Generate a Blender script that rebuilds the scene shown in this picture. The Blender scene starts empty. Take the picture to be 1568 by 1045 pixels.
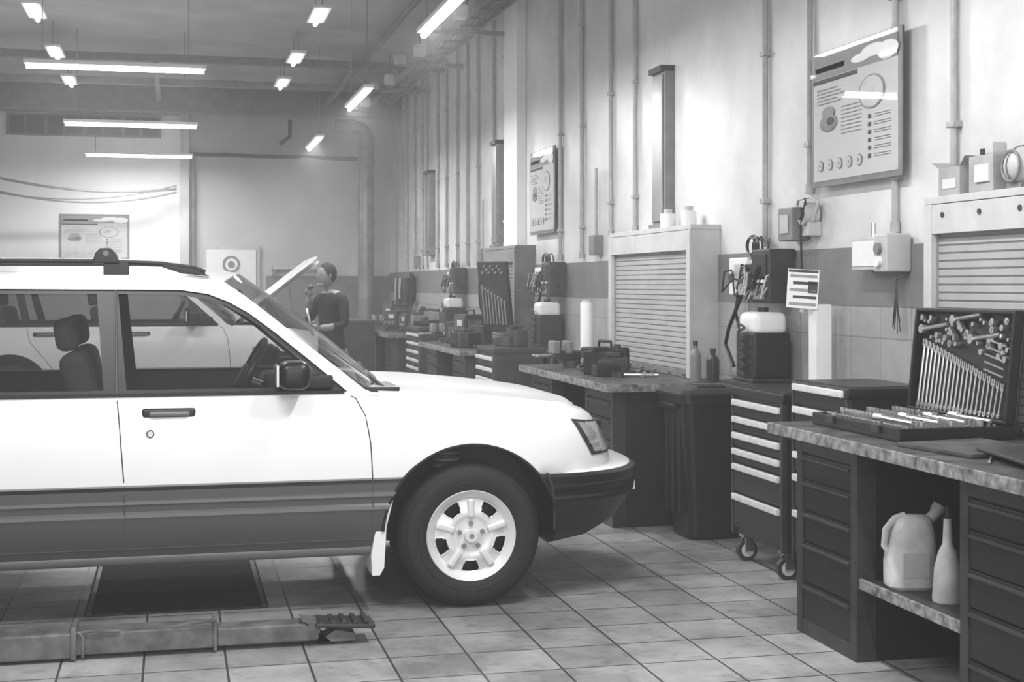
import bpy, bmesh, math, random
from mathutils import Vector, Matrix, geometry
random.seed(7)
sc=bpy.context.scene
COL=bpy.context.collection
# ------------------------------------------------------------------ materials
PARAM={}
def mat(name,col,rough=0.5,metal=0.0,var=0.0,nscale=6.0,bump=0.0,emit=0.0,spec=0.5,detail=6.0):
    m=bpy.data.materials.new(name); m.use_nodes=True
    PARAM[m.name]=(name,col,rough,metal,var,nscale,bump,emit,spec,detail)
    nt=m.node_tree; b=nt.nodes['Principled BSDF']
    c=(col,col,col,1) if not isinstance(col,tuple) else (*col,1)
    b.inputs['Base Color'].default_value=c
    b.inputs['Roughness'].default_value=rough
    b.inputs['Metallic'].default_value=metal
    b.inputs['Specular IOR Level'].default_value=spec
    if emit>0:
        b.inputs['Emission Color'].default_value=(1,1,1,1)
        b.inputs['Emission Strength'].default_value=emit
    if var>0 or bump>0:
        tc=nt.nodes.new('ShaderNodeTexCoord')
        n=nt.nodes.new('ShaderNodeTexNoise'); n.inputs['Scale'].default_value=nscale
        n.inputs['Detail'].default_value=detail; n.inputs['Roughness'].default_value=0.6
        nt.links.new(tc.outputs['Object'],n.inputs['Vector'])
        if var>0:
            r=nt.nodes.new('ShaderNodeValToRGB')
            lo=max(0,c[0]*(1-var)); hi=min(1,c[0]*(1+var*0.6))
            r.color_ramp.elements[0].position=0.32; r.color_ramp.elements[1].position=0.68
            r.color_ramp.elements[0].color=(lo,lo,lo,1); r.color_ramp.elements[1].color=(hi,hi,hi,1)
            nt.links.new(n.outputs['Fac'],r.inputs['Fac']); nt.links.new(r.outputs['Color'],b.inputs['Base Color'])
        if bump>0:
            bp=nt.nodes.new('ShaderNodeBump'); bp.inputs['Strength'].default_value=bump; bp.inputs['Distance'].default_value=0.01
            nt.links.new(n.outputs['Fac'],bp.inputs['Height']); nt.links.new(bp.outputs['Normal'],b.inputs['Normal'])
    return m

def tile_mat(name,axes,size,c1,c2,cm,mortar,rough,dirt=0.5,off=(0,0)):
    m=bpy.data.materials.new(name); m.use_nodes=True
    nt=m.node_tree; b=nt.nodes['Principled BSDF']
    N=nt.nodes.new; L=nt.links.new
    tc=N('ShaderNodeTexCoord'); sp=N('ShaderNodeSeparateXYZ'); cb=N('ShaderNodeCombineXYZ')
    L(tc.outputs['Object'],sp.inputs[0]); L(sp.outputs[axes[0]],cb.inputs[0]); L(sp.outputs[axes[1]],cb.inputs[1])
    mp=N('ShaderNodeMapping'); mp.inputs['Location'].default_value=(off[0],off[1],0)
    L(cb.outputs[0],mp.inputs['Vector'])
    br=N('ShaderNodeTexBrick'); br.offset=0.0; br.inputs['Scale'].default_value=1.0
    br.inputs['Brick Width'].default_value=size; br.inputs['Row Height'].default_value=size
    br.inputs['Mortar Size'].default_value=mortar; br.inputs['Mortar Smooth'].default_value=0.2
    br.inputs['Color1'].default_value=(c1,c1,c1,1); br.inputs['Color2'].default_value=(c2,c2,c2,1); br.inputs['Mortar'].default_value=(cm,cm,cm,1)
    L(mp.outputs[0],br.inputs['Vector'])
    n=N('ShaderNodeTexNoise'); n.inputs['Scale'].default_value=1.2; n.inputs['Detail'].default_value=10; n.inputs['Roughness'].default_value=0.70
    L(tc.outputs['Object'],n.inputs['Vector'])
    r=N('ShaderNodeValToRGB'); r.color_ramp.elements[0].position=0.38; r.color_ramp.elements[1].position=0.60
    lo=1-dirt; r.color_ramp.elements[0].color=(lo,lo,lo,1); r.color_ramp.elements[1].color=(1,1,1,1)
    L(n.outputs['Fac'],r.inputs['Fac'])
    n2=N('ShaderNodeTexNoise'); n2.inputs['Scale'].default_value=10; n2.inputs['Detail'].default_value=10; n2.inputs['Roughness'].default_value=0.7
    L(tc.outputs['Object'],n2.inputs['Vector'])
    r2=N('ShaderNodeValToRGB'); r2.color_ramp.elements[0].position=0.34; r2.color_ramp.elements[1].position=0.48
    r2.color_ramp.elements[0].color=(0.5,0.5,0.5,1)
    L(n2.outputs['Fac'],r2.inputs['Fac'])
    mx=N('ShaderNodeMix'); mx.data_type='RGBA'; mx.blend_type='MULTIPLY'; mx.inputs[0].default_value=1
    L(br.outputs['Color'],mx.inputs[6]); L(r.outputs['Color'],mx.inputs[7])
    mx2=N('ShaderNodeMix'); mx2.data_type='RGBA'; mx2.blend_type='MULTIPLY'; mx2.inputs[0].default_value=0.75*min(1,dirt*1.8)
    L(mx.outputs[2],mx2.inputs[6]); L(r2.outputs['Color'],mx2.inputs[7])
    L(mx2.outputs[2],b.inputs['Base Color'])
    mr=N('ShaderNodeMapRange'); mr.inputs['To Min'].default_value=rough+0.25; mr.inputs['To Max'].default_value=rough
    L(n.outputs['Fac'],mr.inputs['Value']); L(mr.outputs[0],b.inputs['Roughness'])
    bp=N('ShaderNodeBump'); bp.inputs['Strength'].default_value=0.5; bp.inputs['Distance'].default_value=0.004; bp.invert=True
    L(br.outputs['Fac'],bp.inputs['Height']); L(bp.outputs['Normal'],b.inputs['Normal'])
    return m

def glass_mat(name,tint,gloss,k=.75):
    m=bpy.data.materials.new(name); m.use_nodes=True
    nt=m.node_tree; nt.nodes.clear(); N=nt.nodes.new; L=nt.links.new
    o=N('ShaderNodeOutputMaterial'); t=N('ShaderNodeBsdfTransparent'); g=N('ShaderNodeBsdfGlossy'); mx=N('ShaderNodeMixShader'); lw=N('ShaderNodeLayerWeight')
    lw.inputs['Blend'].default_value=.5
    pw=N('ShaderNodeMath'); pw.operation='POWER'; pw.inputs[1].default_value=4.5
    ml=N('ShaderNodeMath'); ml.operation='MULTIPLY_ADD'; ml.inputs[1].default_value=k; ml.inputs[2].default_value=gloss; ml.use_clamp=True
    t.inputs['Color'].default_value=(tint,tint,tint,1); g.inputs['Roughness'].default_value=0.02; g.inputs['Color'].default_value=(.9,.9,.9,1)
    L(lw.outputs['Facing'],pw.inputs[0]); L(pw.outputs[0],ml.inputs[0]); L(ml.outputs[0],mx.inputs[0]); L(t.outputs[0],mx.inputs[1]); L(g.outputs[0],mx.inputs[2]); L(mx.outputs[0],o.inputs[0])
    return m

M={}
M['wall']=mat('wall_paint',0.68,0.36,var=0.22,nscale=1.3,bump=0.15,detail=10)
M['wall_far']=mat('wall_paint_far',0.56,0.6,var=0.12,nscale=1.0,bump=0.1)
M['wall_bright']=mat('wall_paint_pale',0.84,0.6,var=0.04,nscale=2)  # paler wall colour on the far panel and the pier
M['ceil']=mat('ceiling_paint',0.50,0.8,var=0.20,nscale=0.9)
M['band']=mat('band_paint',0.20,0.45,var=0.15,nscale=5)
M['wtile']=tile_mat('wall_tile',(1,2),0.30,0.40,0.45,0.29,0.004,0.25,0.2)
M['ftile']=tile_mat('floor_tile',(0,1),0.31,0.33,0.46,0.06,0.005,0.26,0.52,off=(0.11,0.06))
M['pipe']=mat('conduit_paint',0.40,0.35,var=0.15,nscale=20)
M['duct']=mat('duct_metal',0.28,0.4,0.3,var=0.25,nscale=5)
M['steel']=mat('steel',0.55,0.3,0.9,var=0.2,nscale=15)
M['trunk']=mat('trunking_metal',0.38,0.3,0.6,var=0.25,nscale=3)
M['handle']=mat('handle_aluminium',0.72,0.4,0.1,var=0.15,nscale=30)
M['chrome']=mat('chrome',0.8,0.2,0.9)
M['lgrey']=mat('light_grey_enamel',0.50,0.4,var=0.12,nscale=9)
M['cab']=mat('cabinet_enamel',0.54,0.45,var=0.12,nscale=6)
M['mgrey']=mat('mid_grey_enamel',0.22,0.45,var=0.2,nscale=9)
M['dgrey']=mat('dark_grey_enamel',0.04,0.42,var=0.4,nscale=9)
M['black']=mat('black_plastic',0.009,0.40,var=0.3,nscale=20)
M['dark']=mat('dark_paint',0.012,0.4,var=0.4,nscale=7)
M['white']=mat('white_plastic',0.80,0.4,var=0.05,nscale=9)
M['paper']=mat('paper',0.62,0.6)
M['ink']=mat('ink',0.06,0.6)
M['inkg']=mat('ink_grey',0.30,0.6)
M['carpaint']=mat('car_white_paint',0.87,0.2,spec=0.6)
M['clad']=mat('car_cladding',0.085,0.33)
M['clad2']=mat('car_cladding_trim',0.17,0.3)
M['carblack']=mat('car_black_plastic',0.010,0.36)
M['rubber']=mat('tyre_rubber',0.013,0.7,var=0.3,nscale=40,bump=0.3)
M['rim']=mat('rim_paint',0.72,0.35,0.15)
M['intr']=mat('car_interior',0.04,0.8,var=0.2,nscale=30)
M['seat']=mat('seat_cloth',0.09,0.9,var=0.2,nscale=60)
M['glass']=glass_mat('car_glass',0.72,0.09)
M['lens']=glass_mat('lamp_lens',0.9,0.10)
M['pglass']=glass_mat('poster_glass',0.95,0.03,.30)
M['shutter']=mat('shutter_slats',0.42,0.4,var=0.12,nscale=4)
M['table']=mat('worn_bench_top',0.07,0.45,var=0.8,nscale=8,bump=0.1)
M['edge']=mat('worn_bench_edge',0.26,0.5,var=0.75,nscale=25)
M['tube']=mat('tube_lamp_glow',1.0,0.5,emit=12)
M['tube'].cycles.emission_sampling='NONE'
M['skin']=mat('skin',0.20,0.6)
M['hair']=mat('hair',0.015,0.8)
M['cloth']=mat('work_clothes',0.014,0.9,var=0.3,nscale=15)
M['card']=mat('cardboard',0.38,0.8,var=0.2,nscale=8)
M['liftp']=mat('lift_paint',0.15,0.38,var=0.5,nscale=12,bump=0.15)
M['mat']=mat('rubber_mat',0.025,0.7,var=0.6,nscale=10,bump=0.4)
M['can']=mat('jug_plastic',0.60,0.45,0.0,var=0.25,nscale=9)
M['fillpane']=mat('glowing_fill_pane',0.8,0.4,emit=1.0)  # panes made to glow as extra fill from behind the camera
M['darkpane']=mat('dark_pane',0.12,0.2)
TONE=0.0  # share of distance haze mixed into base colours
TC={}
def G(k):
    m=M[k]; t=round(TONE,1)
    if t<=0 or m.name not in PARAM or k in('tube','white','carpaint','paper','wall_bright','fillpane'): return m
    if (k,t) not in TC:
        p=list(PARAM[m.name]); p[1]=p[1]*(1-t)+.36*t if p[1]<.36 else p[1]; p[0]=p[0]+'_hazed'; p[2]=min(.8,p[2]+.2*t); p[3]*=(1-t)  # dark colours lifted with distance, haze painted into the material
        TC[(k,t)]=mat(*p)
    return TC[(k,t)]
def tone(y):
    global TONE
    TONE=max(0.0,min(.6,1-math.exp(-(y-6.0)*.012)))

# ------------------------------------------------------------------ builder
BN=0
class B:
    def __init__(s): s.bm=bmesh.new(); s.mats=[]; s.M=Matrix()
    def mi(s,m):
        m=G(m)
        if m not in s.mats: s.mats.append(m)
        return s.mats.index(m)
    def _add(s,tb,m):
        i=s.mi(m); tb.verts.index_update()
        vs=[s.bm.verts.new(s.M@v.co) for v in tb.verts]
        for f in tb.faces:
            try: nf=s.bm.faces.new([vs[v.index] for v in f.verts]); nf.material_index=i
            except ValueError: pass
        tb.free()
    def box(s,a,b,m,bev=0.0,R=None,seg=2):
        global BN
        BN+=1; e=((BN*37)%11)*.00016      # tiny size offsets keep touching parts from being coplanar
        tb=bmesh.new(); bmesh.ops.create_cube(tb,size=1)
        a=Vector(a);b=Vector(b); c=(a+b)/2; d=Vector([abs(b[i]-a[i])+(e if abs(b[i]-a[i])>.012 else 0) for i in range(3)])
        bmesh.ops.scale(tb,vec=d,verts=tb.verts)
        if bev>0: bmesh.ops.bevel(tb,geom=tb.edges[:],offset=min(bev,min(d)*0.45),segments=seg,affect='EDGES',profile=0.5)
        if R is not None: bmesh.ops.transform(tb,matrix=R.to_4x4(),verts=tb.verts)
        bmesh.ops.translate(tb,vec=c,verts=tb.verts); s._add(tb,m)
    def cyl(s,p0,p1,r,m,r2=None,seg=16):
        p0=Vector(p0);p1=Vector(p1);d=p1-p0
        tb=bmesh.new(); bmesh.ops.create_cone(tb,cap_ends=True,segments=seg,radius1=r,radius2=r if r2 is None else r2,depth=d.length)
        q=d.to_track_quat('Z','Y').to_matrix().to_4x4(); q.translation=(p0+p1)/2
        bmesh.ops.transform(tb,matrix=q,verts=tb.verts); s._add(tb,m)
    def sphere(s,c,r,m,sc_=(1,1,1),seg=16):
        tb=bmesh.new(); bmesh.ops.create_uvsphere(tb,u_segments=seg,v_segments=max(6,seg//2),radius=r)
        bmesh.ops.scale(tb,vec=sc_,verts=tb.verts); bmesh.ops.translate(tb,vec=c,verts=tb.verts); s._add(tb,m)
    def quad(s,pts,m):
        tb=bmesh.new(); tb.faces.new([tb.verts.new(p) for p in pts]); s._add(tb,m)
    def tube(s,pts,r,m,seg=8,closed=False):
        pts=[Vector(p) for p in pts]; n=len(pts); tb=bmesh.new(); rings=[]
        up=None
        for i,p in enumerate(pts):
            if closed: t=pts[(i+1)%n]-pts[i-1]
            else: t=pts[min(i+1,n-1)]-pts[max(i-1,0)]
            if t.length<1e-9: t=Vector((0,0,1))
            t.normalize()
            if up is None:
                up=Vector((0,0,1)) if abs(t.z)<0.9 else Vector((1,0,0))
            u=up-t*up.dot(t)
            if u.length<1e-4: u=t.orthogonal()
            u.normalize(); up=u; v=t.cross(u)
            rings.append([tb.verts.new(p+(u*math.cos(2*math.pi*k/seg)+v*math.sin(2*math.pi*k/seg))*r) for k in range(seg)])
        for i in range(n if closed else n-1):
            a=rings[i];b=rings[(i+1)%n]
            for k in range(seg): tb.faces.new((a[k],a[(k+1)%seg],b[(k+1)%seg],b[k]))
        if not closed: tb.faces.new(rings[0][::-1]); tb.faces.new(rings[-1])
        s._add(tb,m)
    def lathe(s,c,axis,prof,m,seg=32,skip=None):
        tb=bmesh.new(); rings=[]; c=Vector(c)
        for (r,h) in prof:
            ring=[]
            for k in range(seg):
                a=2*math.pi*k/seg; x=r*math.cos(a); y=r*math.sin(a)
                p={'x':(h,x,y),'y':(x,h,y),'z':(x,y,h)}[axis]
                ring.append(tb.verts.new(c+Vector(p)))
            rings.append(ring)
        for i in range(len(prof)-1):
            for k in range(seg):
                if skip and skip(i,(k+0.5)/seg*2*math.pi): continue
                tb.faces.new((rings[i][k],rings[i][(k+1)%seg],rings[i+1][(k+1)%seg],rings[i+1][k]))
        bmesh.ops.remove_doubles(tb,verts=tb.verts,dist=1e-5)
        s._add(tb,m)
    def prism(s,pts,axis,lo,hi,m,bev=0):
        tb=bmesh.new()
        def P(p,h): return {'x':(h,p[0],p[1]),'y':(p[0],h,p[1]),'z':(p[0],p[1],h)}[axis]
        a=[tb.verts.new(P(p,lo)) for p in pts]; b=[tb.verts.new(P(p,hi)) for p in pts]; n=len(pts)
        tb.faces.new(a[::-1]); tb.faces.new(b)
        for i in range(n): tb.faces.new((a[i],a[(i+1)%n],b[(i+1)%n],b[i]))
        bmesh.ops.recalc_face_normals(tb,faces=tb.faces)
        if bev>0: bmesh.ops.bevel(tb,geom=tb.edges[:],offset=bev,segments=2,affect='EDGES',profile=0.5)
        s._add(tb,m)
    def plate(s,outer,holes,fn,th,m):
        tb=bmesh.new(); loops=[outer]+holes
        flat=[p for l in loops for p in l]
        tris=geometry.tessellate_polygon([[Vector((p[0],p[1],0)) for p in l] for l in loops])
        fr=[tb.verts.new(fn(*p)) for p in flat]
        bk=[tb.verts.new(Vector(fn(*p))+Vector((0,th,0))) for p in flat]
        for t in tris:
            try:
                tb.faces.new([fr[i] for i in t]); tb.faces.new([bk[i] for i in reversed(t)])
            except ValueError: pass
        o=0
        for l in loops:
            n=len(l)
            for i in range(n):
                j=(i+1)%n; tb.faces.new((fr[o+i],fr[o+j],bk[o+j],bk[o+i]))
            o+=n
        s._add(tb,m)
    def grid(s,rows,m,skip=None):
        tb=bmesh.new(); R=[[tb.verts.new(p) for p in r] for r in rows]
        for i in range(len(R)-1):
            for j in range(len(R[0])-1):
                if skip and skip(i,j): continue
                tb.faces.new((R[i][j],R[i][j+1],R[i+1][j+1],R[i+1][j]))
        s._add(tb,m)
    def done(s,name,parent=None,recalc=True,ang=0.6,wn=True):
        if recalc: bmesh.ops.recalc_face_normals(s.bm,faces=s.bm.faces)
        for f in s.bm.faces: f.smooth=True
        for e in s.bm.edges:
            if len(e.link_faces)==2:
                try:
                    if e.calc_face_angle()>ang: e.smooth=False
                except ValueError: pass
        me=bpy.data.meshes.new(name); s.bm.to_mesh(me); s.bm.free()
        for m in s.mats: me.materials.append(m)
        o=bpy.data.objects.new(name,me); COL.objects.link(o)
        if wn:
            w=o.modifiers.new('weighted_normals','WEIGHTED_NORMAL'); w.keep_sharp=True
        if parent: o.parent=parent
        return o
def empty(name,loc=(0,0,0),scale=(1,1,1)):
    e=bpy.data.objects.new(name,None); COL.objects.link(e); e.location=loc; e.scale=scale; e.empty_display_size=0.2; return e
def interp(x,pts):
    if x<=pts[0][0]: return pts[0][1]
    for (a,fa),(b,fb) in zip(pts,pts[1:]):
        if x<=b:
            t=(x-a)/(b-a); return fa+(fb-fa)*t
    return pts[-1][1]
RZ=lambda a: Matrix.Rotation(a,3,'Z')
RY=lambda a: Matrix.Rotation(a,3,'Y')

# ------------------------------------------------------------------ room
XW,XL,YF,YB,H=3.35,-7.0,22.4,-5.0,4.4
def room():
    b=B(); b.box((XL-.2,YB-.2,-.1),(XW+.2,YF+.2,0),'ftile'); b.done('floor')
    b=B(); b.box((XL-.2,YB-.2,H),(XW+.2,YF+.2,H+.1),'ceil')
    b.done('ceiling')
    b=B(); b.box((XW,YB,0),(XW+.15,YF,H),'wall'); b.done('wall_right')
    b=B(); b.box((XL-.15,YB,0),(XL,YF,H),'wall'); b.done('wall_left')
    b=B(); b.box((XL,YF,0),(XW,YF+.15,H),'wall_far'); b.done('wall_far')
    b=B(); b.box((XL,YB-.15,0),(XW,YB,H),'wall'); b.done('wall_back')
    b=B(); b.box((XW-.012,YB,0),(XW,YF,1.355),'wtile'); b.done('trim_1')
    b=B(); b.box((XW-.015,YB,1.355),(XW,YF,1.65),'band',0.003); b.done('trim_2')
    b=B(); b.box((1.4,YF-.014,0.0),(XW,YF,1.60),'band'); b.done('trim_3')
    b=B(); b.box((-4.6,YF-.03,0),(.10,YF,H-.35),'wall_bright'); b.done('trim_4')
    b=B(); b.box((.10,YF-.18,0),(.24,YF,H),'wall_far',.01); b.done('trim_5')
    b=B(); b.box((XW-.10,13.45,1.65),(XW,14.0,H),'wall_bright',.01); b.done('trim_6')
    b=B(); b.box((-2.42,YF-.07,3.70),(-.18,YF-.03,4.02),'mgrey')
    for i in range(4):
        x0=-2.40+i*.555; b.box((x0+.03,YF-.08,3.73),(x0+.525,YF-.065,3.99),'darkpane')
        b.box((x0+.24,YF-.085,3.73),(x0+.28,YF-.06,3.99),'mgrey')
    b.done('window_1')
    b=B(); b.box((.44,YF-.05,0),(1.31,YF,2.06),'lgrey',.005); b.box((.50,YF-.07,.0),(1.25,YF-.04,2.0),'white',.004)
    b.lathe((.87,YF-.075,1.78),'y',[(.13,0),(.13,-.01),(.10,-.01),(.10,0)],'mgrey'); b.cyl((.87,YF-.07,1.78),(.87,YF-.085,1.78),.05,'mgrey')
    b.box((1.15,YF-.11,1.0),(1.21,YF-.07,1.05),'steel'); b.done('door_1')
    b=B(); b.box((-4.2,YB,0),(1.8,YB+.06,3.6),'lgrey')  # unseen door with glowing panes, added to light the camera side
    for i in range(6):
        for j in range(2):
            b.box((-4.0+i*.97,YB+.05,1.4+j*1.05),(-4.0+i*.97+.85,YB+.075,1.4+j*1.05+.9),'fillpane')
    b.done('added_rear_door')
room()

# ------------------------------------------------------------------ ceiling services
def tube_lamp(name,x,y,z,L,axis,energy,w=.05,hang=True,power=True):
    b=B(); h=L/2
    if axis=='x':
        b.box((x-h,y-w,z+.0),(x+h,y+w,z+.035),'white',.008); b.cyl((x-h+.02,y,z-.018),(x+h-.02,y,z-.018),.022,'tube')
        ends=[(x-h*.8,y),(x+h*.8,y)]
    else:
        b.box((x-w,y-h,z+.0),(x+w,y+h,z+.035),'white',.008); b.cyl((x,y-h+.02,z-.018),(x,y+h-.02,z-.018),.022,'tube')
        ends=[(x,y-h*.8),(x,y+h*.8)]
    if hang:
        for e in ends: b.tube([(e[0],e[1],z+.03),(e[0],e[1],H)],.004,'mgrey',5)
    b.done(name)
    if energy>0:
        l=bpy.data.lights.new('tube_light','AREA'); l.shape='RECTANGLE'; l.energy=energy
        l.size=L if axis=='x' else .08; l.size_y=.08 if axis=='x' else L
        o=bpy.data.objects.new('tube_light',l); COL.objects.link(o); o.location=(x,y,z-.05)
E=66
for y in (-.2,4.2,8.4,12.55,16.98,21.0): tube_lamp('tube_lamp',-.47,y,3.32,1.5,'x',E)
for y in (-1.5,.6,4.95,9.3,13.68,18.1): tube_lamp('tube_lamp',1.74,y,3.26,1.5,'y',E)
for y in (8.2,16.0): tube_lamp('tube_lamp',-4.2,y,3.32,1.5,'x',E*1.4)
for y in (14.0,16.7,18.8): tube_lamp('tube_lamp',1.39,y,4.1,.8,'y',0,.09)
for y in (14.4,16.9,19.2): tube_lamp('tube_lamp',-1.3,y,4.1,.8,'y',0,.09)

def ceiling_services():
    b=B()
    for y,z,w in ((17.6,4.14,.035),(19.4,4.1,.05)):
        b.box((XL,y-w,z),(XW,y+w,z+.09),'mgrey')
    b.box((XL,21.2,3.98),(XW,21.45,H),'mgrey',.01)
    for x in (-5,-2.6,-.2,2.2): b.box((x-.03,17.55,4.1),(x+.03,21.3,4.16),'mgrey')
    for x in (-3.0,2.35): b.cyl((x,YB,4.28),(x,YF,4.28),.03,'mgrey',seg=8)
    b.done('ceiling_beam')
    b=B()
    for x in (2.75,3.0): b.box((x-.012,6,4.02),(x+.012,21.1,4.08),'mgrey')
    y=6.2
    while y<21:
        b.box((2.75,y-.015,4.02),(3.0,y+.015,4.04),'mgrey'); 
        y+=.45
    for y in (7.5,9.6,11.8,14.0,16.2,18.4,20.6):
        b.cyl((2.87,y,4.04),(2.87,y,H),.012,'mgrey',seg=6)
        b.box((2.5,y-.03,3.98),(3.28,y+.03,4.02),'mgrey')
        b.box((2.48,y-.05,4.0),(2.6,y+.05,4.1),'lgrey',.01)
        if y<20: b.box((2.50,y+.9,3.90),(2.62,y+1.05,4.02),'lgrey',.02); b.cyl((2.56,y+.97,4.02),(2.56,y+.97,4.28),.01,'mgrey',seg=6)
    for k in range(4):
        pts=[(2.8+k*.05,6+i*.8,4.06+.015*math.sin(i*1.3+k)) for i in range(19)]
        b.tube(pts,.013,'mgrey',6)
    b.done('cable_tray')
    b=B()
    for k,(z0,z1,sag,r) in enumerate(((3.45,2.9,.35,.018),(3.35,2.85,.5,.013),(3.2,2.95,.45,.010))):
        pts=[]
        for i in range(25):
            t=i/24; pts.append((-3.8+3.85*t,21.9-.4*math.sin(math.pi*t),z0+(z1-z0)*t-sag*4*t*(1-t)*.8))
        b.tube(pts,r,'mgrey',6)
    b.done('hanging_cable')
    b=B()
    b.cyl((.24,YF-.1,3.46),(2.9,YF-.1,3.44),.03,'dgrey',seg=8)
    b.cyl((.3,YF-.1,0),(.3,YF-.1,3.46),.03,'mgrey',seg=8)
    b.cyl((-2.55,YF-.1,0),(-2.55,YF-.1,H),.02,'mgrey',seg=8)
    b.cyl((-3,YF-.12,4.2),(3.2,YF-.12,4.2),.03,'lgrey',seg=8)
    b.tube([(1.75,YF-.3,4.0),(1.75,YF-.3,3.75),(1.6,YF-.3,3.62)],.03,'dgrey',8)
    b.done('heating_pipe')
    b=B()
    b.cyl((2.86,21.6,0),(2.86,21.6,3.75),.125,'duct',seg=24)
    for z in (.6,1.5,2.4,3.3): b.cyl((2.86,21.6,z),(2.86,21.6,z+.04),.135,'duct',seg=24)
    pts=[(2.86,21.6,3.7),(2.85,21.6,3.78),(2.78,21.58,3.85),(2.65,21.58,3.88),(2.4,21.58,3.88)]
    b.tube(pts,.10,'duct',20); b.done('ventilation_duct')
ceiling_services()

# ------------------------------------------------------------------ conduits on right wall
def conduits():
    for y,zb in ((5.61,1.90),(6.13,1.71),(7.06,1.95),(7.65,1.68),(10.03,1.85),(10.63,1.84),(11.44,1.68),(12.12,1.68),(14.25,1.85),(14.8,1.68),(15.6,1.68),(16.2,1.68),(16.8,1.68),(17.5,1.68),(18.1,1.68),(18.9,1.68),(19.3,1.68),(19.9,1.68),(20.6,1.68)):
        b=B(); r=.017
        b.cyl((XW-.024,y,zb),(XW-.024,y,H-.02),r,'pipe',seg=10)
        z=zb+.25
        while z<H:
            b.box((XW-.046,y-.032,z),(XW,y+.032,z+.028),'pipe',.004); z+=.85
        b.cyl((XW-.024,y,zb),(XW-.024,y,zb+.05),r*1.4,'pipe',seg=10)
        b.done('conduit_pipe')
    for y0,y1 in ((9.24,9.5),(14.40,14.66),(18.4,18.75)):
        b=B(); b.box((XW-.07,y0,1.86),(XW-.001,y1,2.95),'mgrey',.006)
        b.box((XW-.085,y0+.03,1.9),(XW-.07,y1-.03,2.91),'trunk',.004)
        b.box((XW-.10,y0,1.85),(XW-.001,y1,1.88),'mgrey'); b.box((XW-.10,y0,2.93),(XW-.001,y1,2.97),'dgrey')
        b.done('vertical_trunking')
conduits()

def poster(name,plane,a0,a1,z0,z1,pos,framed=True):
    b=B()
    def pt(u,v,d):
        z=z0+(z1-z0)*v; a=a0+(a1-a0)*u
        return (pos-d,a,z) if plane=='x' else (a,pos-d,z)
    def bx(u0,u1,v0,v1,m,d0,d1):
        p=pt(u0,v0,d0); q=pt(u1,v1,d1); b.box([min(i,j) for i,j in zip(p,q)],[max(i,j) for i,j in zip(p,q)],m)
    if framed: bx(-.035,1.035,-.045,1.045,'mgrey',0,.014)
    bx(0,1,0,1,'paper',.0,.0185)
    d=(.017,.0215)
    bx(.03,.40,.88,.92,'inkg',*d); bx(.0,.55,.79,.82,'ink',*d)
    for i in range(5): bx(.05,.30+.05*(i%3),.73-i*.028,.738-i*.028,'inkg',*d)
    for i in range(8): bx(.36,.60,.56-i*.03,.566-i*.03,'inkg',*d)
    for i in range(6):
        bx(.68,.71,.12+i*.06,.15+i*.06,'ink',*d)
        for j in range(2): bx(.75,.93,.125+i*.06+j*.018,.129+i*.06+j*.018,'inkg',*d)
    for i in range(5):
        r=abs(z1-z0)*.045
        b.cyl(pt(.1+i*.12,.12,.02),pt(.1+i*.12,.12,.024),r,'inkg',seg=16); b.cyl(pt(.1+i*.12,.12,.02),pt(.1+i*.12,.12,.026),r*.8,'paper',seg=16); b.cyl(pt(.1+i*.12,.12,.02),pt(.1+i*.12,.12,.027),r*.35,'inkg',seg=12)
    def blob(u,v,ru,rv,m,dd):
        c=pt(u,v,dd); b.sphere(c,1,m,(.002,ru*abs(a1-a0),rv*(z1-z0)) if plane=='x' else (ru*abs(a1-a0),.002,rv*(z1-z0)),20)
    bx(.0,1.0,.83,1.0,'inkg',.016,.0205)
    bx(.03,.40,.88,.92,'paper',*d)
    blob(.60,.90,.12,.035,'white',.023); blob(.74,.93,.14,.05,'white',.023); blob(.9,.90,.12,.07,'white',.0225)
    blob(.72,.62,.15,.13,'inkg',.022); blob(.72,.62,.135,.12,'paper',.024); blob(.70,.64,.06,.05,'lgrey',.0255)
    blob(.20,.46,.11,.07,'mgrey',.023); blob(.20,.54,.08,.05,'inkg',.0235); blob(.23,.47,.05,.03,'ink',.025)
    if framed: b.quad([pt(-.02,-.03,.03),pt(1.02,-.03,.03),pt(1.02,1.03,.03),pt(-.02,1.03,.03)],'pglass')
    b.done(name,recalc=False)
poster('poster','x',6.92,6.03,2.0,2.64,XW-.048)
poster('poster','x',13.02,12.20,1.96,2.67,XW-.048)
poster('poster','y',-1.63,-.68,1.87,2.50,YF-.03)

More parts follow.
